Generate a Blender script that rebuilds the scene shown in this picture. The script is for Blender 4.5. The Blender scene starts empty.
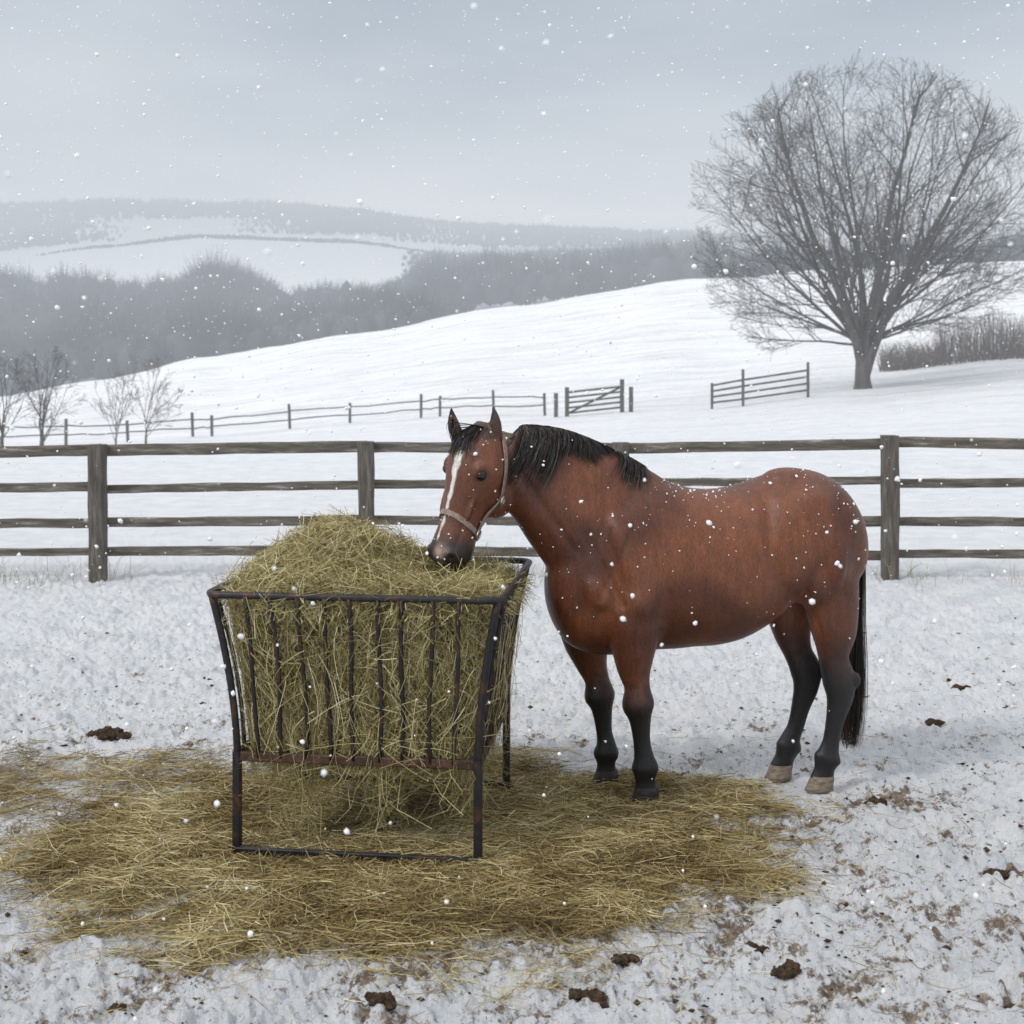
import bpy, math, random
import numpy as np
from mathutils import Vector, noise, Matrix
from mathutils.bvhtree import BVHTree
random.seed(4); rng=np.random.default_rng(7)
C=bpy.context.scene.collection
H=2.07; F=1280.0; HZ=367.0
def W(px,py,d): return Vector(((px-512)*d/F, d, H-(py-HZ)*d/F))
# ---------------------------------------------------------------- helpers
def tag(o,label=None,cat=None,group=None,kind=None):
    if label: o['label']=label
    if cat: o['category']=cat
    if group: o['group']=group
    if kind: o['kind']=kind
    return o
def empty(name,loc,rz=0):
    o=bpy.data.objects.new(name,None); C.objects.link(o); o.location=loc; o.rotation_euler=(0,0,rz); o.empty_display_size=.1
    return o
def link(name,me,mat,parent=None,smooth=False,local=False):
    o=bpy.data.objects.new(name,me); C.objects.link(o)
    if mat: me.materials.append(mat)
    if parent is not None:
        o.parent=parent
        if not local:
            me.transform(Matrix.Translation(-Vector(parent.location)))
    if smooth: me.polygons.foreach_set('use_smooth',[True]*len(me.polygons))
    return o
class MB:
    def __init__(s): s.v=[]; s.f=[]
    def add(s,vs,fs):
        o=len(s.v); s.v+= [tuple(v) for v in vs]; s.f+=[tuple(i+o for i in f) for f in fs]
    def beam(s,a,b,w,h,jj=.004):
        a=Vector(a); b=Vector(b); t=(b-a).normalized(); up=Vector((0,0,1)) if abs(t.z)<.9 else Vector((0,1,0))
        sd=t.cross(up).normalized(); u=sd.cross(t)
        N=max(2,int((b-a).length/.25)); rings=[]
        for i in range(N+1):
            p=a.lerp(b,i/N); j=lambda:random.uniform(-jj,jj)
            rings.append([p+sd*(x*(w+j()))+u*(y*(h+j())) for x,y in((-1,-.75),(-.75,-1),(.75,-1),(1,-.75),(1,.75),(.75,1),(-.75,1),(-1,.75))])
        s.loft(rings)
    def loft(s,rings,cap=True):
        n=len(rings[0]); o=len(s.v)
        for r in rings: s.v+=[tuple(v) for v in r]
        for i in range(len(rings)-1):
            for k in range(n):
                a=o+i*n+k; b=o+i*n+(k+1)%n
                s.f.append((a,b,b+n,a+n))
        if cap:
            s.f.append(tuple(o+k for k in reversed(range(n))))
            e=o+(len(rings)-1)*n
            s.f.append(tuple(e+k for k in range(n)))
    def tube(s,pts,rads,n=6,cap=True,flat=1.0):
        pts=[Vector(p) for p in pts]
        if not hasattr(rads,'__len__'): rads=[rads]*len(pts)
        rings=[]; prev=None
        for i,p in enumerate(pts):
            t=(pts[min(i+1,len(pts)-1)]-pts[max(i-1,0)]).normalized()
            ref=prev if prev is not None else (Vector((0,0,1)) if abs(t.z)<.9 else Vector((1,0,0)))
            u=(ref-t*ref.dot(t)).normalized(); prev=u; w=t.cross(u)
            rings.append([p+(u*math.cos(2*math.pi*k/n)+w*(math.sin(2*math.pi*k/n)*flat))*rads[i] for k in range(n)])
        s.loft(rings,cap)
    def ell(s,c,ax,ay,az,n=20,m=12):
        c=Vector(c); rings=[]
        for i in range(1,m):
            a=math.pi*i/m
            rings.append([c+az*math.cos(a)+(ax*math.cos(2*math.pi*k/n)+ay*math.sin(2*math.pi*k/n))*math.sin(a) for k in range(n)])
        s.loft(rings)
    def build(s,name,mat,parent=None,smooth=False,local=False):
        me=bpy.data.meshes.new(name); me.from_pydata(s.v,[],s.f); me.update()
        return link(name,me,mat,parent,smooth,local)
def npmesh(name,V,Fc):
    me=bpy.data.meshes.new(name); k=Fc.shape[1]
    me.vertices.add(len(V)); me.vertices.foreach_set('co',np.ascontiguousarray(V,dtype=np.float32).ravel())
    me.loops.add(Fc.size); me.loops.foreach_set('vertex_index',np.ascontiguousarray(Fc,dtype=np.int32).ravel())
    me.polygons.add(len(Fc)); me.polygons.foreach_set('loop_start',np.arange(0,Fc.size,k,dtype=np.int32))
    me.update(calc_edges=True); me.validate(); return me
def fattr(me,name,vals):
    a=me.attributes.new(name,'FLOAT','POINT'); a.data.foreach_set('value',np.ascontiguousarray(vals,dtype=np.float32))
def ribbons(P,Wd,tone=None,tip=.3,facing=None):
    N,K,_=P.shape
    T=np.gradient(P,axis=1); T/=np.linalg.norm(T,axis=2,keepdims=True)+1e-9
    R=rng.normal(size=(N,1,3)) if facing is None else facing
    S=np.cross(T,np.broadcast_to(R,T.shape)); S/=np.linalg.norm(S,axis=2,keepdims=True)+1e-9
    tp=np.linspace(1,tip,K)[None,:,None]
    w=Wd[:,None,None]*tp*.5
    V=np.stack([P-S*w,P+S*w],axis=2).reshape(-1,3)
    base=(np.arange(N)*K*2)[:,None]+(np.arange(K-1)*2)[None,:]
    base=base.ravel()
    Fc=np.stack([base,base+1,base+3,base+2],axis=1)
    if tone is None: tone=rng.random(N)
    return V,Fc,np.repeat(tone,K*2)
def ribbon_obj(name,P,Wd,mat,parent=None,tone=None,tip=.3,facing=None,local=False):
    V,Fc,t=ribbons(P,Wd,tone,tip,facing); me=npmesh(name,V,Fc); fattr(me,'tone',t)
    return link(name,me,mat,parent,False,local)
def pn(x,y,seed=0):
    xi=np.floor(x); yi=np.floor(y); xf=x-xi; yf=y-yi
    def g(a,b,dx,dy):
        h=np.sin(a*127.1+b*311.7+seed*74.7)*43758.5453; h=(h-np.floor(h))*2*np.pi
        return np.cos(h)*dx+np.sin(h)*dy
    u=xf*xf*xf*(xf*(xf*6-15)+10); v=yf*yf*yf*(yf*(yf*6-15)+10)
    a=g(xi,yi,xf,yf); b=g(xi+1,yi,xf-1,yf); c=g(xi,yi+1,xf,yf-1); d=g(xi+1,yi+1,xf-1,yf-1)
    return (a+(b-a)*u)*(1-v)+(c+(d-c)*u)*v
def fbm(x,y,o=4,seed=0):
    r=0;a=1
    for i in range(o): r=r+a*pn(x*2**i,y*2**i,seed+i*3.3); a*=.5
    return r
def sst(a,b,x):
    t=np.clip((x-a)/(b-a),0,1); return t*t*(3-2*t)
# ---------------------------------------------------------------- materials
HAZE_GLOW=(.615,.66,.72,1)
def newmat(name):
    m=bpy.data.materials.new(name); m.use_nodes=True; nt=m.node_tree
    b=nt.nodes['Principled BSDF']; return m,nt,b
def N(nt,t,**k):
    n=nt.nodes.new(t)
    for a,v in k.items(): setattr(n,a,v)
    return n
def ramp(nt,stops):
    r=N(nt,'ShaderNodeValToRGB'); e=r.color_ramp.elements
    while len(e)<len(stops): e.new(.5)
    for i,(p,c) in enumerate(stops):
        e[i].position=p; e[i].color=(c[0],c[1],c[2],1)
    return r
def paint_haze(nt,shader_out,L=1000.0,start=0.0):  # paints distance haze into the material by mixing in a glowing fog colour
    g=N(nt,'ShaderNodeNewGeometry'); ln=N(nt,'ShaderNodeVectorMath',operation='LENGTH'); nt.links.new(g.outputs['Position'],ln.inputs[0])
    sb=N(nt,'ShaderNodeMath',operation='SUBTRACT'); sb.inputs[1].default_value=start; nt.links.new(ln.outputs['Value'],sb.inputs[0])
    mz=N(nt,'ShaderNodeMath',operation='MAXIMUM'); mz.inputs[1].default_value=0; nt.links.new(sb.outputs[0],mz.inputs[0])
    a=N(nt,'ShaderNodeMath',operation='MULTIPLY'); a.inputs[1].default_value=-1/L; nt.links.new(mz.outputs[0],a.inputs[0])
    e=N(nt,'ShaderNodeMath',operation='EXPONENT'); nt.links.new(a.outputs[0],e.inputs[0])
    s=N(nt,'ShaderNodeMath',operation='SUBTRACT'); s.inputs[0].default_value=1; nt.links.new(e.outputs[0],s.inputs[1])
    mx=N(nt,'ShaderNodeMixShader'); em=N(nt,'ShaderNodeEmission'); em.inputs[0].default_value=HAZE_GLOW; em.inputs[1].default_value=1
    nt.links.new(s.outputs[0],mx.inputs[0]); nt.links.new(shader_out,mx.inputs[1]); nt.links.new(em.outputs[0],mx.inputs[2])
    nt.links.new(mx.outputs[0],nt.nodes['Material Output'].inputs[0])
def noisemat(name,stops,scale=8,detail=6,rough=.8,bump=.3,bdist=.01,stretch=(1,1,1),metal=0,hz=None,spec=.3,bscale=None):
    m,nt,b=newmat(name)
    tc=N(nt,'ShaderNodeNewGeometry'); mp=N(nt,'ShaderNodeMapping'); mp.inputs['Scale'].default_value=stretch
    nt.links.new(tc.outputs['Position'],mp.inputs[0])
    n=N(nt,'ShaderNodeTexNoise'); n.inputs['Scale'].default_value=scale; n.inputs['Detail'].default_value=detail; n.inputs['Roughness'].default_value=.65
    nt.links.new(mp.outputs[0],n.inputs['Vector'])
    r=ramp(nt,stops); nt.links.new(n.outputs['Fac'],r.inputs[0]); nt.links.new(r.outputs[0],b.inputs['Base Color'])
    b.inputs['Roughness'].default_value=rough; b.inputs['Metallic'].default_value=metal; b.inputs['Specular IOR Level'].default_value=spec
    if bump:
        n2=N(nt,'ShaderNodeTexNoise'); n2.inputs['Scale'].default_value=bscale or scale*3; n2.inputs['Detail'].default_value=6; nt.links.new(mp.outputs[0],n2.inputs['Vector'])
        bp=N(nt,'ShaderNodeBump'); bp.inputs['Strength'].default_value=bump; bp.inputs['Distance'].default_value=bdist
        nt.links.new(n2.outputs['Fac'],bp.inputs['Height']); nt.links.new(bp.outputs[0],b.inputs['Normal'])
    if hz: paint_haze(nt,b.outputs[0],hz)
    return m
def tonemat(name,stops,rough=.7,spec=.2,hz=None):
    m,nt,b=newmat(name); a=N(nt,'ShaderNodeAttribute'); a.attribute_name='tone'
    r=ramp(nt,stops); nt.links.new(a.outputs['Fac'],r.inputs[0]); nt.links.new(r.outputs[0],b.inputs['Base Color'])
    b.inputs['Roughness'].default_value=rough; b.inputs['Specular IOR Level'].default_value=spec
    if hz: paint_haze(nt,b.outputs[0],hz)
    return m
M={}
M['hay']=tonemat('hay_straw',[(0,(.10,.075,.026)),(.22,(.225,.18,.066)),(.5,(.40,.335,.14)),(.8,(.62,.54,.28)),(1,(.80,.74,.50))],.6,.3)
M['hayground']=tonemat('trodden_hay_straw',[(0,(.10,.066,.026)),(.22,(.22,.155,.062)),(.5,(.38,.295,.125)),(.8,(.58,.49,.25)),(1,(.76,.69,.45))],.6,.3)
M['hay_base']=noisemat('hay_matting',[(.3,(.035,.027,.010)),(.5,(.13,.105,.04)),(.7,(.27,.225,.10))],scale=60,stretch=(1,1,2.5),bump=1,bdist=.02)
M['metal']=noisemat('rusty_dark_steel',[(.3,(.012,.012,.016)),(.52,(.026,.022,.024)),(.63,(.08,.038,.022)),(.8,(.16,.075,.035))],scale=14,rough=.5,bump=.4,bdist=.003,spec=.5,metal=.25)
M['rust']=noisemat('rusted_rail_steel',[(.3,(.03,.022,.02)),(.5,(.075,.042,.03)),(.7,(.15,.08,.05))],scale=20,rough=.75,bump=.5,bdist=.003)
M['wood']=noisemat('weathered_wood',[(.25,(.055,.048,.04)),(.5,(.14,.123,.104)),(.60,(.21,.19,.16)),(.72,(.45,.44,.42))],scale=9,stretch=(.35,2,4),rough=.85,bump=.6,bdist=.01)
M['post']=noisemat('weathered_post_wood',[(.25,(.055,.049,.042)),(.5,(.12,.108,.094)),(.66,(.20,.18,.155)),(.8,(.34,.33,.30))],scale=9,stretch=(4,4,.4),rough=.85,bump=.6,bdist=.012)
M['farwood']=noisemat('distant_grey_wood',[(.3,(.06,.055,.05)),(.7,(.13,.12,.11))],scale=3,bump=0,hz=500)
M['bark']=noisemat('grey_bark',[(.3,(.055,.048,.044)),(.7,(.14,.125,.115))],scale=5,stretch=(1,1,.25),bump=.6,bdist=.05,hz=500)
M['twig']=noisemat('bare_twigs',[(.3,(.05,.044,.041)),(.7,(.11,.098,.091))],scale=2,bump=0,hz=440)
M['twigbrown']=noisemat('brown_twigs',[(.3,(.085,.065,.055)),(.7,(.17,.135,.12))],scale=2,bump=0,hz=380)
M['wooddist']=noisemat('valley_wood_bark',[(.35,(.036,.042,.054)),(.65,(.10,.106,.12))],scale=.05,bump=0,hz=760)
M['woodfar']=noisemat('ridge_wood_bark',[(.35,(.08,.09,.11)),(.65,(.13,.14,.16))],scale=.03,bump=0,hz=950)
M['dung']=noisemat('brown_dung',[(.3,(.028,.017,.011)),(.55,(.085,.052,.030)),(.75,(.24,.17,.10))],scale=55,bump=1,bdist=.014)
M['drygrass']=tonemat('dry_grass',[(0,(.16,.13,.08)),(1,(.5,.44,.34))])
M['hair']=tonemat('black_horsehair',[(0,(.006,.006,.008)),(.65,(.018,.016,.017)),(1,(.08,.05,.035))],rough=.42,spec=.5)
M['tailhair']=tonemat('dark_tail_hair',[(0,(.006,.006,.007)),(.6,(.02,.016,.015)),(1,(.13,.07,.035))],rough=.5,spec=.35)
M['leather']=noisemat('worn_leather',[(.3,(.17,.12,.095)),(.7,(.38,.30,.25))],scale=60,rough=.55,bump=.3,bdist=.002)
M['brass']=noisemat('dull_metal_ring',[(.3,(.45,.41,.36)),(.7,(.6,.56,.5))],scale=30,rough=.35,bump=0,metal=.9)
m,nt,b=newmat('dark_eye'); b.inputs['Base Color'].default_value=(.012,.006,.004,1); b.inputs['Roughness'].default_value=.05; M['eye']=m
M['hoofdark']=noisemat('dark_hoof',[(.3,(.02,.018,.017)),(.7,(.06,.05,.045))],scale=30,stretch=(1,1,3),rough=.6)
M['hoofpale']=noisemat('pale_hoof',[(.3,(.12,.09,.065)),(.7,(.32,.26,.20))],scale=30,stretch=(1,1,3),rough=.6)
m,nt,b=newmat('fresh_snowflake'); b.inputs['Base Color'].default_value=(.95,.96,.97,1); b.inputs['Roughness'].default_value=.9
b.inputs['Specular IOR Level'].default_value=.1; M['flake']=m
# ---------------------------------------------------------------- terrain
cols=np.array([-400,-100,0,100,200,350,500,690,850,1024,1150,1500],float)
tab={30:[458,457,456,455,454,453,452,450,446,440,436,430],
48:[452,452,451,449,447,440,433,424,413,400,394,390],
65:[449,448,447,445,441,430,419,405,388,373,366,360],
80:[444,442,440,436,429,414,400,384,367,352,347,342],
100:[436,432,428,419,406,388,370,352,342,334,330,325],
130:[425,418,412,399,381,358,335,311,298,290,286,280],
160:[412,405,398,381,359,334,309,281,269,262,258,250],
190:[414,408,402,386,365,340,316,290,279,272,268,262],
330:[410,405,402,389,374,352,332,307,292,281,275,270],
450:[362,358,352,345,340,328,312,292,280,272,268,262],
600:[304,300,298,298,303,302,292,277,270,264,260,255],
800:[290,287,284,282,281,281,278,268,262,258,254,250],
1000:[280,274,270,262,258,262,270,261,256,252,248,245],
1200:[272,266,260,248,238,243,262,254,250,246,243,240],
1500:[262,257,250,241,235,238,247,246,244,242,240,236],
2200:[218,214,211,207,209,212,230,238,239,238,236,230],
2600:[222,218,216,213,214,218,236,243,244,243,241,235]}
rowsY=sorted(tab)
Ys=np.array([.1,8,13,20]+rowsY+[4200],float)
Z=np.zeros((len(Ys),len(cols)))
for i,Y in enumerate(Ys):
    if Y in tab: Z[i]=H-(np.array(tab[int(Y)])-HZ)*Y/F
    elif Y>4000: Z[i]=-60
lY=np.log(Ys)
sl=np.diff(Z,axis=0)/np.diff(lY)[:,None]
mY=np.zeros_like(Z)
for i in range(1,len(Ys)-1):
    a,b_=sl[i-1],sl[i]; mY[i]=np.where(a*b_>0,2*a*b_/(a+b_+1e-12),0)
def terr(x,y):
    x=np.asarray(x,float); y=np.asarray(y,float)
    r=np.hypot(x,y); Y=np.maximum(y,r*.62); Y=np.clip(Y,.11,4190)
    px=np.clip(512+F*x/np.maximum(y,r*.55),-399,1499)
    ly=np.log(Y); i=np.clip(np.searchsorted(lY,ly)-1,0,len(lY)-2); dx=(lY[i+1]-lY[i]); t=np.clip((ly-lY[i])/dx,0,1)
    j=np.clip(np.searchsorted(cols,px)-1,0,len(cols)-2); u=(px-cols[j])/(cols[j+1]-cols[j]); u=u*u*(3-2*u)*.5+u*.5
    h00=2*t**3-3*t**2+1;h10=t**3-2*t**2+t;h01=-2*t**3+3*t**2;h11=t**3-t**2
    def col(k): return h00*Z[i,k]+h10*dx*mY[i,k]+h01*Z[i+1,k]+h11*dx*mY[i+1,k]
    z=col(j)*(1-u)+col(j+1)*u
    back=sst(-.2,.5,y/np.maximum(r,.01))
    return z*np.where(r>20,back,1)
def haydens(x,y):
    n=fbm(x*1.7,y*1.7,4,5)*.5+fbm(x*6,y*6,4,9)*.38
    d=np.hypot((x+.52)/1.84,(y-5.62)/1.27)
    d1=1-d+n*.55
    e=np.hypot((x+1.95)/1.8,(y-6.35)/.66); d2=(1-e)*.6+n*.8+.02
    e3=np.hypot((x-.55)/1.0,(y-6.1)/.7); d3=(1-e3)*.8+n*.6-.1
    return np.maximum(np.maximum(sst(-.10,.34,d1),.55*sst(0,.5,d2)),sst(0,.35,d3))
def micro(x,y):
    r=np.hypot(x,y); near=1-sst(11.5,18,r)
    a=fbm(x*1.3,y*1.3,3,1)*.02
    n2=fbm(x*4.2,y*4.2,4,2); n4=fbm(x*9+5,y*9,3,31); n3=fbm(x*22,y*22,3,3)
    clump=np.abs(n2)*.075+np.abs(n4)*.055+n3*.022-.046
    mid=fbm(x*.5,y*.5,4,8)*.05*sst(10,30,r)
    hy=haydens(x,y)*np.where(r<12,1,0)
    feet=np.minimum(1,np.exp(-((x-.6)/.35)**2-((y-6.2)/.3)**2)+np.exp(-((x-1.45)/.3)**2-((y-6.38)/.25)**2)+.8*np.exp(-((x+.6)/.8)**4-((y-5.85)/.65)**4))
    return near*((a+clump*(1-.6*hy)+hy*.006)*(1-.75*feet)-.024*feet)+mid+fbm(x*.06,y*.06,3,6)*.5*sst(30,120,r)
def gz(x,y): return float(terr(x,y)+micro(np.float64(x),np.float64(y)))
th=np.concatenate([np.radians(np.linspace(-31,31,860)),np.radians(np.linspace(31,329,76)[1:-1])])
rr=np.concatenate([[0.4,1,1.6,2.2,2.8],np.exp(np.linspace(math.log(3.2),math.log(14),430)),np.exp(np.linspace(math.log(14),math.log(4100),320))[1:]])
TH,RR=np.meshgrid(th,rr); X=RR*np.sin(TH); Yv=RR*np.cos(TH)
Zt=terr(X,Yv)+micro(X,Yv)
nT=len(th); nR=len(rr)
V=np.stack([X.ravel(),Yv.ravel(),Zt.ravel()],1)
i,j=np.meshgrid(np.arange(nR-1),np.arange(nT),indexing='ij'); a=i*nT+j; b_=i*nT+(j+1)%nT
Fq=np.stack([a.ravel(),b_.ravel(),(b_+nT).ravel(),(a+nT).ravel()],1)[:,::-1]
me=npmesh('snowy_ground',V,Fq)
hd=haydens(X,Yv)*(RR<12)
dirt=np.exp(-((X-1.5)/1.3)**2-((Yv-5.5)/1.3)**2)*.55+np.exp(-((X-.6)/1.8)**2-((Yv-4.4)/.6)**2)*.42+np.exp(-((X+1.2)/1.3)**2-((Yv-4.2)/.5)**2)*.36+np.exp(-((X+1.8)/1.6)**2-((Yv-6.8)/.6)**2)*.36+.50*np.exp(-((Yv-6.5)/4)**2)
dirt=np.clip(dirt,0,1)*(RR<16)
fattr(me,'hay',hd.ravel()); fattr(me,'dirt',dirt.ravel())
m,nt,b=newmat('trampled_snow')
g=N(nt,'ShaderNodeNewGeometry')
def noi(scale,det=6,rough=.6):
    n=N(nt,'ShaderNodeTexNoise'); n.inputs['Scale'].default_value=scale; n.inputs['Detail'].default_value=det; n.inputs['Roughness'].default_value=rough
    nt.links.new(g.outputs['Position'],n.inputs['Vector']); return n.outputs['Fac']
def mth(op,a,b2=None,clamp=False):
    n=N(nt,'ShaderNodeMath',operation=op); n.use_clamp=clamp
    for k,v in enumerate((a,b2)):
        if v is None: continue
        if isinstance(v,(int,float)): n.inputs[k].default_value=v
        else: nt.links.new(v,n.inputs[k])
    return n.outputs[0]
ah=N(nt,'ShaderNodeAttribute'); ah.attribute_name='hay'; ad=N(nt,'ShaderNodeAttribute'); ad.attribute_name='dirt'
snowc=ramp(nt,[(.3,(.75,.78,.825)),(.6,(.885,.895,.915))]); nt.links.new(noi(2.5),snowc.inputs[0])
dcol=ramp(nt,[(.35,(.085,.052,.032)),(.5,(.19,.125,.075)),(.65,(.40,.31,.20))]); nt.links.new(noi(30),dcol.inputs[0])
hcol=ramp(nt,[(.35,(.075,.052,.02)),(.55,(.21,.155,.065)),(.7,(.37,.29,.135))]); nt.links.new(noi(45),hcol.inputs[0])
dn=mth('ADD',mth('ADD',mth('MULTIPLY',noi(19,8,.75),.80),mth('MULTIPLY',noi(3.0,3),.50)),mth('MULTIPLY',ad.outputs['Fac'],.13))
df=mth('MULTIPLY',mth('SUBTRACT',dn,.795),15,True)
spk=mth('MULTIPLY',mth('SUBTRACT',noi(40,3,.5),.655),18,True); spk=mth('MULTIPLY',spk,mth('MULTIPLY',ad.outputs['Fac'],1.8,True))
df=mth('MULTIPLY',mth('MAXIMUM',df,spk),mth('MULTIPLY',ad.outputs['Fac'],6,True))
df=mth('MULTIPLY',df,.92)
mx1=N(nt,'ShaderNodeMixRGB'); nt.links.new(df,mx1.inputs[0]); nt.links.new(snowc.outputs[0],mx1.inputs[1]); nt.links.new(dcol.outputs[0],mx1.inputs[2])
hf=mth('MULTIPLY',mth('ADD',mth('SUBTRACT',ah.outputs['Fac'],.55),mth('MULTIPLY',mth('SUBTRACT',noi(22,6,.7),.5),1.9)),2.6,True)
mx2=N(nt,'ShaderNodeMixRGB'); nt.links.new(hf,mx2.inputs[0]); nt.links.new(mx1.outputs[0],mx2.inputs[1]); nt.links.new(hcol.outputs[0],mx2.inputs[2])
ln=N(nt,'ShaderNodeVectorMath',operation='LENGTH'); nt.links.new(g.outputs['Position'],ln.inputs[0])
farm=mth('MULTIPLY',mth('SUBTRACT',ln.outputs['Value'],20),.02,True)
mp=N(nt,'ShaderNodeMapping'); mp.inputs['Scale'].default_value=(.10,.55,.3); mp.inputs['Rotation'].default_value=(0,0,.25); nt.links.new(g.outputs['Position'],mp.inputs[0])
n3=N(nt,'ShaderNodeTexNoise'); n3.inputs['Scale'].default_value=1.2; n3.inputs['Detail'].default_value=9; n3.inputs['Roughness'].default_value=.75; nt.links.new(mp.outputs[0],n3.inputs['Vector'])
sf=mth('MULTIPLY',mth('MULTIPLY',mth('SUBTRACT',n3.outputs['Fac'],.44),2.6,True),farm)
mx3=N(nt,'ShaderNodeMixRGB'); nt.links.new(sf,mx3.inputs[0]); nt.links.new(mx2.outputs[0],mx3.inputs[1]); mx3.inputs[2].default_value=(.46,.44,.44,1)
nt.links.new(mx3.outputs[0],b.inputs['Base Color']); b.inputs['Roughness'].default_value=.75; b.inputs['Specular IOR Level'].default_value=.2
bp=N(nt,'ShaderNodeBump'); bp.inputs['Strength'].default_value=1.0; bp.inputs['Distance'].default_value=.03
nt.links.new(mth('ADD',noi(30,7,.75),mth('MULTIPLY',noi(110,3),.4)),bp.inputs['Height']); nt.links.new(bp.outputs[0],b.inputs['Normal'])
paint_haze(nt,b.outputs[0],620,150)
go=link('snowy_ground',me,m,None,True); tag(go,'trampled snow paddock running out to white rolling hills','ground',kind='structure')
# ---------------------------------------------------------------- distant woods
phi=(1+5**.5)/2
iv=np.array([(-1,phi,0),(1,phi,0),(-1,-phi,0),(1,-phi,0),(0,-1,phi),(0,1,phi),(0,-1,-phi),(0,1,-phi),(phi,0,-1),(phi,0,1),(-phi,0,-1),(-phi,0,1)])/1.9
fi=np.array([(0,11,5),(0,5,1),(0,1,7),(0,7,10),(0,10,11),(1,5,9),(5,11,4),(11,10,2),(10,7,6),(7,1,8),(3,9,4),(3,4,2),(3,2,6),(3,6,8),(3,8,9),(4,9,5),(2,4,11),(6,2,10),(8,6,7),(9,8,1)])
def wood(name,label,regions,mat):
    P=[];Wd=[];BV=[];BF=[];bo=0
    for (px0,px1,Y0,Y1,n,h0,h1,ns,*ed) in regions:
        e_=ed[0] if ed else 0
        for k in range(n):
            px=rng.uniform(px0,px1); Y=rng.uniform(Y0,Y1); x=(px-512)*Y/F; z=float(terr(x,Y))
            edge=1
            if e_:
                edge=min(1,(px-px0)/e_,(px1-px)/e_)
                if rng.random()>edge**.6+.05: continue
                edge=.3+.7*edge
            h=rng.uniform(h0,h1)*(1+.45*float(fbm(np.float64(px*.021),np.float64(Y*.006),3,51)))*edge; w=h*rng.uniform(.34,.55)
            c=np.array([x,Y,z+h*.5])
            q=.5 if ns else .8
            BV.append(iv*np.array([w*q*1.15,w*q*1.15,h*(.33 if ns else .42)])*(1+rng.normal(0,.2,(12,1)))+c-np.array([0,0,h*.12])); BF.append(fi+bo); bo+=12
            if ns:
                d=rng.normal(size=(ns,3)); d[:,2]=np.abs(d[:,2])*1.1-.1; d/=np.linalg.norm(d,axis=1)[:,None]
                e=c+d*np.array([w,w,h*.52])*rng.uniform(.7,1.15,(ns,1))
                s=np.stack([np.full(ns,x),np.full(ns,Y),z+h*rng.uniform(.1,.55,ns)],1)
                mid=(s+e)/2+np.array([0,0,-.03*h])
                P.append(np.stack([s,mid,e],1)); Wd.append(np.full(ns,Y*.00052))
    V=np.concatenate(BV); Fc=np.concatenate(BF)
    if P:
        P=np.concatenate(P); Wd=np.concatenate(Wd)
        V2,F2,_=ribbons(P,Wd,tip=.3)
        F2=np.concatenate([F2[:,[0,1,2]],F2[:,[0,2,3]]]); Fc=np.concatenate([Fc,F2+len(V)]); V=np.concatenate([V,V2])
    me=npmesh(name,V,Fc); o=link(name,me,mat); tag(o,label,'woodland',kind='stuff'); return o
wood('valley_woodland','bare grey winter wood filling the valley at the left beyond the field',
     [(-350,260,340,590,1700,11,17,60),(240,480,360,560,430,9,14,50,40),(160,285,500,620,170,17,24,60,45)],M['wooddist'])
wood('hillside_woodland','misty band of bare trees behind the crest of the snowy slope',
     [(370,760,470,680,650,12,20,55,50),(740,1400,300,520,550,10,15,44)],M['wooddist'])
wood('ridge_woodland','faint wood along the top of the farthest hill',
     [(-350,400,1800,2250,2200,14,20,12,110),(-350,130,1450,1850,1700,12,17,10,90),(230,460,1550,2000,1300,10,15,10,90),(20,480,1190,1215,900,3,4.5,0,100),(380,800,1450,2150,2400,10,15,10,120),(400,740,880,1150,800,12,16,14,100)],M['woodfar'])
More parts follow.
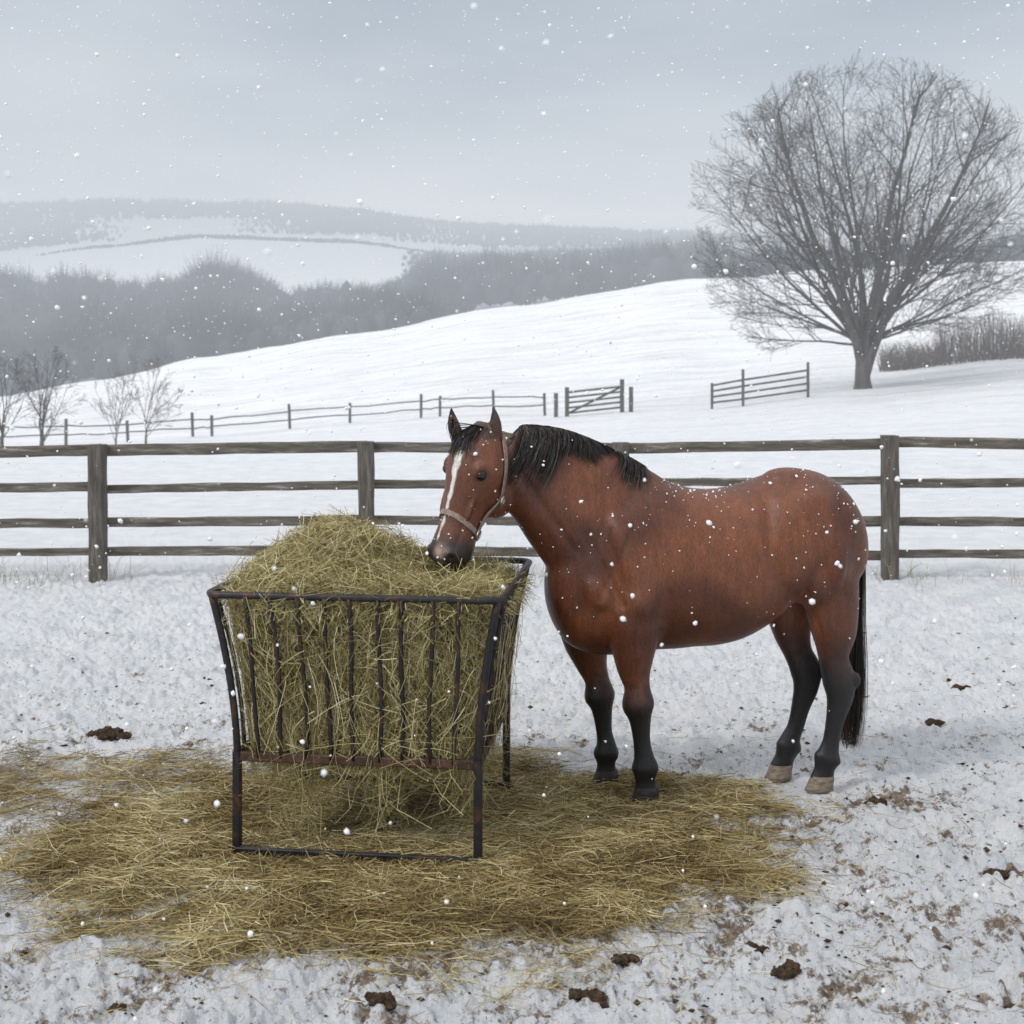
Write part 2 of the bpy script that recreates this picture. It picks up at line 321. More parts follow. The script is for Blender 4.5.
# ---------------------------------------------------------------- trees
def make_tree(name,label,px,Y,Ht,Rx,rt,limbs,seed,matT,matC,cnt=(17,11,6),rmin=.0085,group=None,trunk_h=3.4,ex=2.1,wob=.065):
    rnd=random.Random(seed); x=(px-512)*Y/F; z=float(terr(x,Y))-.1; base=Vector((x,Y,z))
    root=empty(name,base); tag(root,label,'tree',group)
    cz=Ht*.53; rz=Ht*.48; ctr=Vector((0,0,cz))
    ph0=rnd.uniform(0,6)
    def inside(p,k=1.0):
        q=p-ctr; az=math.atan2(q.y,q.x); kk=1+.07*math.sin(3*az+ph0+q.z*.5)+.06*math.sin(7*az+q.z*1.1)
        return (abs(q.x)/Rx)**ex+(abs(q.y)/Rx)**ex+(abs(q.z)/rz)**ex<k*kk
    T=MB(); Cw=MB()
    def rdir(d,ang):
        ax=Vector((rnd.gauss(0,1),rnd.gauss(0,1),rnd.gauss(0,1))); ax=(ax-d*ax.dot(d)).normalized()
        return (d*math.cos(ang)+ax*math.sin(ang)).normalized()
    sc=Ht/16
    def branch(p,d,L,r,lvl,lt=.09):
        n=[12,7,4,3][lvl]; pts=[p]; rad=[r]; dirs=[d]
        up=[lt,.05,.03,.0][lvl]
        for i in range(n):
            jt=wob if lvl==0 else .10
            d=(d+Vector((rnd.gauss(0,jt),rnd.gauss(0,jt),rnd.gauss(0,.05)+up*(.6 if i<n/2 else 1)))).normalized()
            q=pts[-1]+d*(L/n)
            if not inside(q,1.04) and (lvl>0 or i>7):
                if len(pts)<2: return
                break
            pts.append(q); rad.append(max(r*(1-.92*((i+1)/n)**.8),rmin)); dirs.append(d)
        mbx=T if lvl==0 else Cw
        if len(pts)>1: mbx.tube(pts,rad,[7,5,4,3][lvl],cap=False)
        if lvl>=3: return
        nc=int(cnt[lvl]*(len(pts)-1)/n+rnd.random())
        for c in range(nc):
            f=rnd.uniform([.18,.12,.12][lvl],1)*(len(pts)-1.001); i=int(f); q=pts[i].lerp(pts[i+1],f-i); rr_=rad[i]
            frac=f/(len(pts)-1)
            cd=rdir(dirs[min(i+1,len(dirs)-1)],math.radians(rnd.uniform(22,52)))
            if cd.z<-.1 and lvl<2: cd.z*=.4; cd.normalize()
            CL=[L*.45*(1.2-.65*frac),L*.5*(1.1-.5*frac),L*.55][lvl]*rnd.uniform(.7,1.2)
            branch(q,cd,CL,max(rr_*[.48,.5,.6][lvl],rmin),lvl+1)
    th_=trunk_h
    tp=[Vector((0,0,-.3)),Vector((0,0,.12*sc)),Vector((-.02*sc,0,.5*sc)),Vector((-.03*sc,0,.30*th_*sc)),Vector((.0,0,.62*th_*sc)),Vector((.02,0,th_*sc))]
    T.tube(tp,[rt*1.6,rt*1.2,rt,rt*.92,rt*.8,rt*.4],12)
    for lm in limbs:
        az,el,h0=lm[:3]; kr=lm[3] if len(lm)>3 else 1
        lt=.045 if el>45 else .02
        az=math.radians(az); el=math.radians(el)
        d=Vector((math.cos(az)*math.cos(el),math.sin(az)*math.cos(el),math.sin(el))); p=Vector((0,0,h0*sc))
        L=0
        while inside(p+d*L,1.0) or L<1:
            L+=.2
            if L>20: break
        branch(p,d,L*1.0,rt*(.17+.25*(el/1.57))*kr,0,lt)
    T.build('trunk',matT,root,True,True); Cw.build('crown',matC,root,False,True)
    return root
L16=[(95,84,1.0,1.8),(4,72,.5,2.0),(178,78,.9,1.8),(60,76,1.8,1.1),(210,68,1.5,1.2),(310,74,1.8),(165,62,1.8),(190,56,1.8),(-5,58,1.5,1.2),(-22,52,1.9),(172,44,2.0),(85,54,2.6),(275,56,2.4),(8,44,2.1),(185,36,2.3),(40,42,2.6),(130,44,2.6),(235,40,2.4),(312,42,2.5),(-8,32,2.2),(178,24,2.3),(3,22,2.4),(150,20,2.5),(25,18,2.5),(90,24,2.6),(270,24,2.6),(176,10,2.2),(2,10,2.3),(240,74,1.6),(30,62,2.2)]
make_tree('bare_tree','large bare spreading tree standing alone on the snowy slope',863,64,16.2,8.7,.40,L16,17,M['bark'],M['twig'],(14,7,3.6),.0078)
def smalls(k):
    r_=random.Random(k); return [(r_.uniform(0,360),r_.uniform(38,85),r_.uniform(1,5)) for _ in range(9)]
make_tree('small_tree','dark small bare tree, the fuller one at the left edge behind the fence',42,52,4.2,1.9,.10,smalls(1),21,M['bark'],M['twig'],(7,4,2),.0065)
make_tree('small_tree','small bare tree cut by the left frame edge beside the dark one',2,53,3.9,1.7,.09,smalls(2),22,M['bark'],M['twig'],(7,4,2),.0065)
make_tree('small_tree','thin light brown bare tree, left of the two slender ones by the field fence',116,56,3.6,1.2,.05,smalls(3),23,M['twigbrown'],M['twigbrown'],(5,3,1),.0065)
make_tree('small_tree','slender light brown bare tree, taller one at right of the left group',146,57,4.3,1.8,.06,smalls(4),24,M['twigbrown'],M['twigbrown'],(6,4,1.5),.0065)
# hedge
n=3600; px=np.concatenate([rng.uniform(938,1260,2900),rng.uniform(880,938,700)]); Yh=rng.uniform(74,77.5,n); x=(px-512)*Yh/F; z=terr(x,Yh)
hh=np.where(px>938,2.6+.25*np.sin(px*.09),1.5)*rng.uniform(.55,1.08,n)
s=np.stack([x,Yh,z],1); lean=rng.normal(0,.3,(n,2))
P=np.stack([s,s+np.stack([lean[:,0]*.4,lean[:,1]*.4,hh*.5],1),s+np.stack([lean[:,0]*1.4,lean[:,1]*1.4,hh],1)],1)
ho=ribbon_obj('hedge',P,np.full(n,.045),M['twigbrown'],tip=.3); tag(ho,'brown leafless hedge on the rise at the right edge','hedge')
# ---------------------------------------------------------------- near fence
FY=12.56
fence=empty('rail_fence',(0,FY,0)); tag(fence,'weathered four rail wooden fence across the paddock behind the horse','fence')
postx=[-9.3,-6.67,-4.05,-1.42,1.08,3.70,6.33,8.95]
for k,xx in enumerate(postx):
    mb=MB(); top=[1.33,1.32,1.31,1.34,1.33,1.40,1.36,1.36][k]
    mb.beam((xx,FY-.02,-.15),(xx+random.uniform(-.015,.015),FY-.02,top),.075,.085,.006); mb.build('post',M['post'],fence)
zl=[[1.18,.86,.52,.24],[1.19,.86,.52,.24],[1.24,.875,.54,.25],[1.27,.90,.545,.25],[1.28,.91,.55,.24],[1.325,.935,.55,.22],[1.31,.92,.54,.22],[1.31,.92,.54,.22]]
for k in range(len(postx)-1):
    for q in range(4):
        mb=MB(); hgt=.052 if q==0 else .043
        mb.beam((postx[k]+.01,FY+.095,zl[k][q]+random.uniform(-.015,.015)),(postx[k+1]-.01,FY+.095,zl[k+1][q]+random.uniform(-.018,.018)),.02,hgt+random.uniform(-.004,.006),.006); mb.build('rail',M['wood'],fence)
n=380; cx=rng.choice(np.array([-4.9,-4.6,-3.9,-2.4,-1.3,.2,1.9,3.9,4.9]),n)+rng.normal(0,.2,n); cy=FY+rng.normal(-.1,.22,n)
cz=terr(cx,cy)+micro(cx,cy); Lh=rng.uniform(.05,.24,n)*rng.uniform(.6,1.3,n); le=rng.normal(0,.5,(n,2))
s=np.stack([cx,cy,cz],1); P=np.stack([s,s+np.stack([le[:,0]*.3*Lh,le[:,1]*.3*Lh,Lh*.6],1),s+np.stack([le[:,0]*Lh,le[:,1]*Lh,Lh],1)],1)
tag(ribbon_obj('dry_grass',P,np.full(n,.005),M['drygrass']),'thin dry grass stalks poking through snow along the fence','grass',kind='stuff')
# ---------------------------------------------------------------- far fence and gates
def gp(px,Y): x=(px-512)*Y/F; return Vector((x,Y,float(terr(x,Y))))
ff=empty('field_fence',gp(290,70)); tag(ff,'long low post and rail fence crossing the far snowy field','fence')
ffp=[(-60,66),(-10,67),(66,68),(128,69),(193,70),(212,70),(290,71),(350,71),(421,71),(440,71),(494,69),(545,66)]
for k,(px,Y) in enumerate(ffp):
    p=gp(px,Y); mb=MB(); hgt=1.35 if k%2==0 else 1.15
    mb.beam(p-Vector((0,0,.2)),p+Vector((random.uniform(-.06,.06),0,hgt)),.07,.07); mb.build('post',M['farwood'],ff)
    if k<len(ffp)-1:
        q=gp(*ffp[k+1])
        for hz_ in (.95,.5):
            n_=4; pts=[]
            for t in range(n_+1):
                w=p.lerp(q,t/n_); w.z=float(terr(w.x,w.y))+hz_+random.uniform(-.05,.05); w.y+=.1; pts.append(w)
            mb=MB(); mb.tube(pts,.035,4); mb.build('rail',M['farwood'],ff)
gt=empty('field_gate',gp(590,62)); tag(gt,'closed wooden field gate with five bars at the end of the far fence','gate')
p0=gp(567,62); p1=gp(622,62)
for pp,hh_ in((gp(556,62.3),1.2),(p0,1.45),(p1,1.6),(gp(631,62),1.2)):
    mb=MB(); mb.beam(pp-Vector((0,0,.2)),pp+Vector((0,0,hh_)),.10,.09); mb.build('post',M['farwood'],gt)
for hz_ in(.2,.45,.7,.95,1.2):
    mb=MB(); mb.beam(p0+Vector((.1,0,hz_)),p1+Vector((-.1,0,hz_+.04)),.03,.05); mb.build('bar',M['farwood'],gt)
mb=MB(); mb.beam(p0+Vector((.1,.06,.2)),p1+Vector((-.1,.06,1.2)),.03,.05); mb.build('brace',M['farwood'],gt)
hu=empty('hurdle_panel',gp(760,60)); tag(hu,'short stretch of wooden hurdle fencing below the large bare tree','fence')
hp=[gp(712,60),gp(743,60),gp(808,61)]
for k,pp in enumerate(hp):
    mb=MB(); mb.beam(pp-Vector((0,0,.2)),pp+Vector((0,0,[1.2,1.7,1.65][k])),.06,.06); mb.build('post',M['farwood'],hu)
for a_,b2 in((0,1),(1,2)):
    for hz_ in(.3,.6,.9,1.2):
        mb=MB(); mb.beam(hp[a_]+Vector((0,.09,hz_*(.9 if a_==0 else 1))),hp[b2]+Vector((0,.09,hz_*(1 if a_==0 else 1.05))),.03,.045); mb.build('bar',M['farwood'],hu)
# ---------------------------------------------------------------- hay feeder
FC=Vector((-.60,5.87,0)); yaw=-math.radians(7)
fd=empty('hay_feeder',FC,yaw); tag(fd,'rusty dark metal hay feeder rack with flared curved bars, full of hay','feeder')
BX,BYy,TX,TY=.52,.47,.63,.55; Z0,Z1=.41,1.11
def fl(z):
    t=max(0,(z-Z0)/(Z1-Z0)); return t**1.7
def ext(z): k=fl(z); return BX+(TX-BX)*k, BYy+(TY-BYy)*k
def rect(hx,hy,z,rc=.06,n=5):
    pts=[]
    for (sx,sy,a0) in((1,-1,-90),(1,1,0),(-1,1,90),(-1,-1,180)):
        for i in range(n+1):
            a=math.radians(a0+90*i/n); pts.append(Vector((sx*(hx-rc)+rc*math.cos(a),sy*(hy-rc)+rc*math.sin(a),z)))
    return pts
def ringtube(mb,pts,r,n=8):
    pts=pts+[pts[0],pts[1]]; mb.tube(pts,r,n,cap=False)
mb=MB(); ringtube(mb,rect(TX,TY,Z1),.0155); mb.build('top_rim',M['metal'],fd,True,True)
mb=MB()
for a_,b2 in(((-BX,-BYy),(BX,-BYy)),((BX,-BYy),(BX,BYy)),((BX,BYy),(-BX,BYy)),((-BX,BYy),(-BX,-BYy))):
    mb.beam((a_[0],a_[1],Z0),(b2[0],b2[1],Z0),.012,.020,.001)
for k in range(1,9):
    xx=-BX+2*BX*k/9; mb.beam((xx,-BYy,Z0-.005),(xx,BYy,Z0-.005),.008,.008,.001)
mb.build('rack_base',M['rust'],fd,False,True)
for sx in(-1,1):
    for sy in(-1,1):
        mb=MB(); mb.beam((sx*BX,sy*BYy,-.05),(sx*BX,sy*BYy,Z0+.02),.0175,.0175,.001); mb.build('leg',M['metal'],fd,False,True)
        mb=MB(); pts=[]
        for i in range(15):
            z=Z0-.02+(Z1-Z0+.02)*i/14; k_=fl(z); ex_=BX+(TX-.018-BX)*k_; ey_=BYy+(TY-.018-BYy)*k_; pts.append((sx*ex_,sy*ey_,z))
        mb.tube(pts,.0165,8); mb.build('corner_bar',M['metal'],fd,True,True)
mb=MB(); mb.beam((-BX,-BYy-.033,.020),(BX,-BYy-.033,.018),.013,.014,.001); mb.build('ground_runner',M['metal'],fd,False,True)
mb=MB(); mb.beam((-BX,BYy,.03),(BX,BYy,.03),.013,.013,.001); mb.build('ground_runner',M['metal'],fd,False,True)
def bar(f,side,r=.0095):
    mb=MB(); pts=[]
    for i in range(13):
        z=Z0+(Z1-Z0)*i/12; ex,ey=ext(z); j=.005*math.sin(z*9+f*40)
        if side in('f','b'): pts.append((f*(BX*.6+ex*.4)+j,(-ey-.006 if side=='f' else ey),z))
        else: pts.append(((ex+.003 if side=='r' else -ex-.003),f*ey+j,z))
    mb.tube(pts,r,6); mb.build('curved_bar',M['metal'],fd,True,True)
for k in range(1,10): bar(-1+2*k/10+random.uniform(-.025,.025),'f'); bar(-1+2*k/10,'b',.009)
for k in range(1,9): bar(-1+2*k/9,'r',.0105); bar(-1+2*k/9,'l',.0100)
def topz(x,y):
    m_=np.exp(-(np.abs((x+.17)/.29))**2.2-(np.abs((y-.06)/.40))**2.6)
    m2=np.exp(-((x+.40)/.16)**2-((y+.1)/.3)**2)*.06
    fr=np.exp(-((y+.42)/.14)**2)*.05+np.exp(-((x-.50)/.10)**2)*.02
    dip=np.exp(-((x-.24)/.14)**2-((y-.02)/.20)**2)*.055
    return 1.030+.25*m_+m2+fr-dip+fbm(x*4+3,y*4,3,4)*.06+fbm(x*11,y*11,2,14)*.035
nA=140; rings=[]
def rrect(hx,hy,ang,p=6):
    c=np.cos(ang); s_=np.sin(ang); r_=(np.abs(c/hx)**p+np.abs(s_/hy)**p)**(-1/p); return r_*c,r_*s_
ang=np.linspace(0,2*np.pi,nA,endpoint=False)
def hext(z):
    ex,ey=ext(z); return BX-.018+(ex-BX)*.84,BYy-.022+(ey-BYy)*.88
for z in np.linspace(.40,1.0,18):
    ex,ey=hext(z); x_,y_=rrect(ex,ey,ang,8); nn=fbm(ang*4,np.full(nA,z*7),4,7)*.030
    k=1+nn-.012; rings.append(np.stack([x_*k,y_*k,np.full(nA,z)+fbm(ang*3,np.full(nA,9.1),3,17)*.04*(z<.42)],1))
for s_ in np.linspace(1,.02,26):
    ex,ey=hext(1.06); x_,y_=rrect(ex*s_,ey*s_,ang,2+5*s_); rings.append(np.stack([x_,y_,topz(x_,y_)-.03*(s_>.95)],1))
V=np.concatenate(rings); nr=len(rings); i,j=np.meshgrid(np.arange(nr-1),np.arange(nA),indexing='ij'); a=i*nA+j; b_=i*nA+(j+1)%nA
Fq=np.stack([a.ravel(),b_.ravel(),(b_+nA).ravel(),(a+nA).ravel()],1)
hroot=empty('hay_heap',FC,yaw); tag(hroot,'heaped pale gold hay filling the metal feeder under the horse muzzle','hay')
me=npmesh('packed_hay',V,Fq); link('packed_hay',me,M['hay_base'],hroot,True,True)
A=V[Fq[:,0]];B=V[Fq[:,1]];Cc=V[Fq[:,2]];D=V[Fq[:,3]]
nrm=np.cross(B-A,D-A); ar=np.linalg.norm(nrm,axis=1)+1e-9; nrm/=ar[:,None]
def hay_on(n,lmin,lmax,out,w,down,K=5,top=False):
    wt=ar*(np.where(nrm[:,2]>.4,1,.0) if top else 1)
    if top: # the horse has eaten a hollow where its muzzle is
        ctr_=(A+Cc)/2; wt=wt*np.where(np.hypot(ctr_[:,0]-.24,ctr_[:,1]-.0)<.17,.25 if out<.06 else 0,1)
    f=rng.choice(len(Fq),n,p=wt/wt.sum()); u=rng.random((n,1)); v=rng.random((n,1))
    p=A[f]*(1-u)*(1-v)+B[f]*u*(1-v)+Cc[f]*u*v+D[f]*(1-u)*v; nn=nrm[f]
    t=rng.normal(size=(n,3)); side=(np.abs(nn[:,2:3])<.5)
    t[:,2:3]-=side*down; t-=nn*(t*nn).sum(1,keepdims=True)*(.75 if top else 1); t/=np.linalg.norm(t,axis=1,keepdims=True)
    L=rng.uniform(lmin,lmax,(n,1)); bend=rng.normal(0,.35,(n,3)); bend-=nn*(bend*nn).sum(1,keepdims=True)*.6; P=[]
    o=nn*rng.uniform(out*.1,out,(n,1))
    for k in range(K):
        s_=(k/(K-1)-.5)
        P.append(p+o+t*L*s_+bend*L*(.25-s_*s_)+nn*.003 - np.array([0,0,1])*L*.10*(s_+.5)**2*side)
    return np.stack(P,1),np.full(n,w)
Ps=[];Ws=[];Tn=[]
for args in((30000,.07,.20,.014,.0028,1.3),(2400,.12,.32,.065,.0028,1.3),(12000,.1,.26,.05,.0027,.3,5,True),(2400,.1,.28,.10,.0026,.3,5,True)):
    p,w=hay_on(*args); Ps.append(p); Ws.append(w); Tn.append(np.clip(rng.normal(.52,.28,len(w)),0,1))
n=1800; x=rng.uniform(-.5,.5,n); y=rng.uniform(-.48,.4,n); L=rng.uniform(.05,.28,n)*(1+.5*np.sin(x*17))
P=np.stack([np.stack([x+rng.normal(0,.02,n)*k,y+rng.normal(0,.02,n)*k,.45-L*k/4*1.2],1) for k in range(5)],1); Ps.append(P); Ws.append(np.full(n,.003)); Tn.append(rng.uniform(.2,.8,n))
P=np.concatenate(Ps); Wd=np.concatenate(Ws); Tn=np.concatenate(Tn)
ribbon_obj('hay_strands',P,Wd,M['hay'],hroot,Tn,.6,local=True)['kind']='stuff'
# hay on the ground
n=175000; x=rng.uniform(-4.2,2.2,n); y=rng.uniform(3.9,7.7,n); dns=haydens(x,y); keep=rng.random(n)<(dns**1.4*.95+.022*np.exp(-np.hypot(x+.3,y-5.7)*.8))
x=x[keep];y=y[keep]
x=np.concatenate([x,rng.uniform(-4,4.5,1700)]); y=np.concatenate([y,rng.uniform(3.9,10,1700)]); n=len(x); K=5
far_=np.arange(n)>=n-1700
t=rng.uniform(0,2*np.pi,n); L=np.where(far_,rng.uniform(.02,.09,n),rng.uniform(.07,.29,n)); bend=rng.normal(0,.6,n); gz0=terr(x,y)+micro(x,y)
hup=haydens(x,y)*(.006+.035*np.clip(fbm(x*3,y*3,3,12)+.3,0,1)); lift=rng.random(n)*hup; tilt=rng.normal(0,.10,n)*L; arc=rng.uniform(0,.12,n)*L
P=[]
for k in range(K):
    s_=k/(K-1)-.5; a=t+bend*s_
    P.append(np.stack([x+np.cos(a)*L*s_,y+np.sin(a)*L*s_,gz0+.005+lift+np.abs(tilt*s_*1.2)+arc*(.25-s_*s_)*2],1))
P=np.stack(P,1); tn=np.clip(rng.normal(.46,.25,n)+fbm(x*2.2,y*2.2,3,20)*.5-.12*sst(6.0,6.8,y)*(x<-.9),0,1)
tag(ribbon_obj('scattered_hay',P,np.full(n,.0029),M['hayground'],None,tn,.6),'loose hay spread in a wide patch on the snow around the feeder','hay',kind='stuff')
# ---------------------------------------------------------------- dung and clods
def clod(px,py,wpx,label,seed):
    r_=random.Random(seed); Y=F*H/(py-HZ); x=(px-512)*Y/F; z=gz(x,Y); wd=wpx*Y/F/2; mb=MB()
    r0=max(.011,min(.020,wd*.16)); k=int(16+wd*420); cs=[(0,0,r0)]
    for q in range(k):
        for _ in range(60):
            bx,by,br=r_.choice(cs); a_=r_.uniform(0,6.28); rr_=r_.uniform(r0*.45,r0*1.35); nx=bx+math.cos(a_)*(br+rr_)*.72; ny=by+math.sin(a_)*(br+rr_)*.66
            if (nx/wd)**2+(ny/(wd*.55))**2<1 and (r_.random()<.35 or abs(nx)>abs(bx)): cs.append((nx,ny,rr_)); break
    for q,(cx_,cy_,rr_) in enumerate(cs):
        zz=gz(x+cx_,Y+cy_)-z
        c=Vector((cx_,cy_,rr_*.25+r_.random()*.010+zz*.7+.004))
        s0=len(mb.v); mb.ell(c,Vector((rr_*r_.uniform(1.0,1.4),0,0)),Vector((0,rr_*1.1,0)),Vector((0,0,rr_*.85)),10,7)
        for i_ in range(s0,len(mb.v)):
            v=Vector(mb.v[i_]); dd=(v-c)*(1+.6*noise.noise(v*95+Vector((seed,q,0)))); mb.v[i_]=tuple(c+dd)
    me=bpy.data.meshes.new('t'); me.from_pydata(mb.v,[],mb.f)
    t_=bpy.data.objects.new('t',me); C.objects.link(t_); md=t_.modifiers.new('r','REMESH'); md.mode='VOXEL'; md.voxel_size=.0033
    ev=t_.evaluated_get(bpy.context.evaluated_depsgraph_get()); nm=bpy.data.meshes.new_from_object(ev); bpy.data.objects.remove(t_)
    nm.materials.clear()
    for v in nm.vertices:
        v.co+=Vector((noise.noise(v.co*220+Vector((1,2,seed))),noise.noise(v.co*220+Vector((7,2,seed))),noise.noise(v.co*220+Vector((1,9,seed)))))*.004
    o=link('dung_clump',nm,M['dung'],None,False); o.location=(x,Y,z); tag(o,label,'dung')
clod(115,734,56,'wide brown clump on the snow at the far left beyond the hay',1)
clod(930,722,28,'brown clump on the snow right of the horse hind hooves',2)
clod(1002,870,34,'brown clump near the right frame edge',3)
clod(756,944,24,'small dark clump in the right foreground below the hay patch',4)
clod(622,956,40,'crumbled brown clump just below the hay patch edge in front',5)
clod(385,1001,48,'brown clump at the very front, below the feeder',6)
clod(576,990,56,'flat spread brown clump at the bottom near the centre',7)
clod(119,1003,22,'dark single lump in the bottom left corner',8)
clod(790,972,36,'broken brown clump in the lower right, right of the small dark one',9)
clod(880,798,30,'low brown clump on the snow in front of the hind hooves at right',10)
clod(960,688,22,'tiny brown clump far right below the fence',11)
n=11000; Yc=rng.uniform(3.9,10.5,n); Xc=rng.uniform(-4,4.6,n); dv=np.exp(-((Xc-1.7)/1.4)**2-((Yc-5.4)/1.4)**2)*.9+np.exp(-((Xc-.4)/1.8)**2-((Yc-4.3)/.6)**2)*.6+.30
dv*=.15+2.2*np.clip(fbm(Xc*1.5,Yc*1.5,3,44)+.1,0,1)
kp=rng.random(n)<dv*.6; Xc=Xc[kp];Yc=Yc[kp]; n=len(Xc); zc=terr(Xc,Yc)+micro(Xc,Yc)
oc=np.array([(1,0,0),(-1,0,0),(0,1,0),(0,-1,0),(0,0,1),(0,0,-1)],float); of=np.array([(0,2,4),(2,1,4),(1,3,4),(3,0,4),(2,0,5),(1,2,5),(3,1,5),(0,3,5)])
sz=np.clip(rng.lognormal(math.log(.0052),.55,(n,1,1)),.002,.020); Vv=oc[None]*sz*np.array([1.3,1,.7])*(1+rng.normal(0,.3,(n,6,1)))+np.stack([Xc,Yc,zc+.003],1)[:,None,:]
me=npmesh('soil_crumbs',Vv.reshape(-1,3),(of[None]+(np.arange(n)*6)[:,None,None]).reshape(-1,3)); tag(link('soil_crumbs',me,M['dung']),'tiny brown crumbs of soil strewn over the trampled snow','soil',kind='stuff')
# ---------------------------------------------------------------- horse
HR=Vector((1.0,6.3,0)); horse=empty('horse',HR); tag(horse,'bay horse with white blaze and black legs eating from the feeder','horse')
B=MB()
ax0=(W(868,540,6.44)-W(548,540,6.2)); ax0.z=0; ax0.normalize(); SD=Vector((ax0.y,-ax0.x,0))
def ering(c,Av,Bv,n=36,p=2.0):
    out=[]
    for k in range(n):
        a=2*math.pi*k/n; ca,sa=math.cos(a),math.sin(a)
        q=(abs(ca)**p+abs(sa)**p)**(-1/p); out.append(c+Av*(ca*q)+Bv*(sa*q))
    return out
def crspline(rows,per=6):
    rows=np.array(rows,float); out=[]
    for i in range(len(rows)-1):
        p0=rows[max(i-1,0)];p1=rows[i];p2=rows[i+1];p3=rows[min(i+2,len(rows)-1)]
        for k in range(per):
            t=k/per; out.append(.5*((2*p1)+(-p0+p2)*t+(2*p0-5*p1+4*p2-p3)*t*t+(-p0+3*p1-3*p2+p3)*t**3))
    out.append(rows[-1]); return out
torso=[(546,572,600,.06),(552,550,622,.125),(566,526,642,.17),(588,500,652,.205),(615,481,654,.22),(646,475,650,.23),(690,488,646,.26),(730,486,641,.275),(765,475,623,.27),(797,468,597,.26),(822,474,588,.245),(841,487,584,.21),(854,507,578,.165),(861,532,566,.08)]
rs=[]
for px,t,b2,hw in crspline(torso,5):
    d=6.2+(px-548)/320*.24; c=W(px,(t+b2)/2,d); rs.append(ering(c,Vector((0,0,(b2-t)/2*d/F)),SD*hw,40,2.12))
B.loft(rs)
NK=[(645,558,79,.19,6.25),(618,538,76,.17,6.235),(595,518,71,.148,6.21),(573,499,64,.127,6.18),(552,481,56,.110,6.15),(533,466,48,.10,6.12),(516,455,38,.092,6.10),(503,448,30,.085,6.09)]
NKs=crspline(NK,6)
def nkframe(u):
    f=u*(len(NKs)-1); i=min(int(f),len(NKs)-2); r=NKs[i]*(1-(f-i))+NKs[i+1]*(f-i)
    return r
nax=(W(500,450,6.10)-W(642,560,6.25)).normalized(); nSD=(SD-nax*SD.dot(nax)).normalized(); nU=nax.cross(nSD)
if nU.z<0: nU=-nU
rs=[]
for i in range(len(NKs)):
    u=i/(len(NKs)-1); ring=[]
    px,py,hh_,w_,d=nkframe(u); c=W(px,py,d); h=hh_*d/F
    for k in range(36):
        a=2*math.pi*k/36; ca,sa=math.cos(a),math.sin(a); ring.append(c+nU*(h*ca)+nSD*(w_*sa*(1-.28*ca)))
    rs.append(ring)
B.loft(rs)
# head
HP=W(485,436,6.07); HM=W(444,571,5.96); ha=(HM-HP).normalized(); n0=Vector((-.72,-.69,0)); hn=(n0-ha*n0.dot(ha)).normalized(); hs=-(ha.cross(hn)).normalized()
HS=[(-.06,.05,.06,.065),(0,.095,.11,.105),(.06,.122,.158,.130),(.13,.128,.205,.146),(.20,.122,.222,.140),(.28,.110,.205,.118),(.36,.097,.152,.099),(.44,.089,.118,.090),(.52,.090,.113,.096),(.58,.090,.104,.096),(.62,.072,.080,.077),(.645,.03,.035,.035)]
HSa=np.array(crspline(HS,5))
def hsec(t): return [float(np.interp(t,HSa[:,0],HSa[:,k])) for k in(1,2,3)]
def headpt(t,phi,off=0):
    f,b2,w_=hsec(t); c=math.cos(phi); s_=math.sin(phi)
    return HP+ha*t+hn*(c*((f if c>0 else b2)+off))+hs*(s_*(w_+off))
rs=[[headpt(t,2*math.pi*k/36) for k in range(36)] for t in HSa[:,0]]
B.loft(rs)
for sgn in(1,-1):
    B.ell(HP+ha*.235-hn*.125+hs*sgn*.064,hn*.112,hs*.074,ha*.125)
    B.ell(headpt(.175,sgn*math.radians(56),-.012),hn*.036,hs*.030,ha*.046)
    B.ell(headpt(.585,sgn*math.radians(52),-.018),hn*.038,hs*.036,ha*.040)
    B.ell(headpt(.31,sgn*math.radians(64),-.006),hn*.014,hs*.016,ha*.11)
B.ell(HP+ha*.612-hn*.06,hn*.044,hs*.060,ha*.040)
def ear(base,tip,hw,dn,out):
    base=Vector(base); tip=Vector(tip); t=(tip-base).normalized(); wd=(hs-t*hs.dot(t)).normalized(); th_=t.cross(wd)
    prof=[(-.25,.7),(0,.85),(.2,1.0),(.42,.98),(.62,.78),(.8,.5),(.93,.24),(1,.08)]
    B.loft([ering(base+(tip-base)*p+out*(.012*math.sin(max(p,0)*3.14)),wd*(hw*r_),th_*(dn*r_),16) for p,r_ in crspline(prof,3)])
eb1=W(494,441,6.02); et1=W(493,405,6.00); eb2=W(459,440,6.05); et2=W(451,406,6.05)
ear(eb1,et1,.041,.027,hs); ear(eb2,et2,.037,.027,-hs)
B.ell(W(476,446,6.06),hs*.11,hn*.06,ha*.07)
def leg(rows):
    R=[np.array(r,float) for r in crspline(rows,5)]; P=[W(r[0],r[1],r[4]) for r in R]; rs=[]
    for i,r in enumerate(R):
        t=(P[min(i+1,len(P)-1)]-P[max(i-1,0)]).normalized(); A_=t.cross(SD).normalized(); Bs=SD
        rs.append(ering(P[i],A_*(r[2]*r[4]/F),Bs*r[3],24))
    B.loft(rs)
LF=[(640,560,34,.08,6.11),(637,605,33,.09,6.10),(634,640,25,.082,6.11),(634,668,17.6,.062,6.12),(637,687,13.2,.047,6.12),(638,705,16.6,.056,6.12),(640,719,11.6,.040,6.12),(642,742,8.8,.030,6.12),(644,757,10.1,.035,6.12),(645,768,13.9,.045,6.12),(645,780,10.1,.037,6.12),(646,793,13,.043,6.12)]
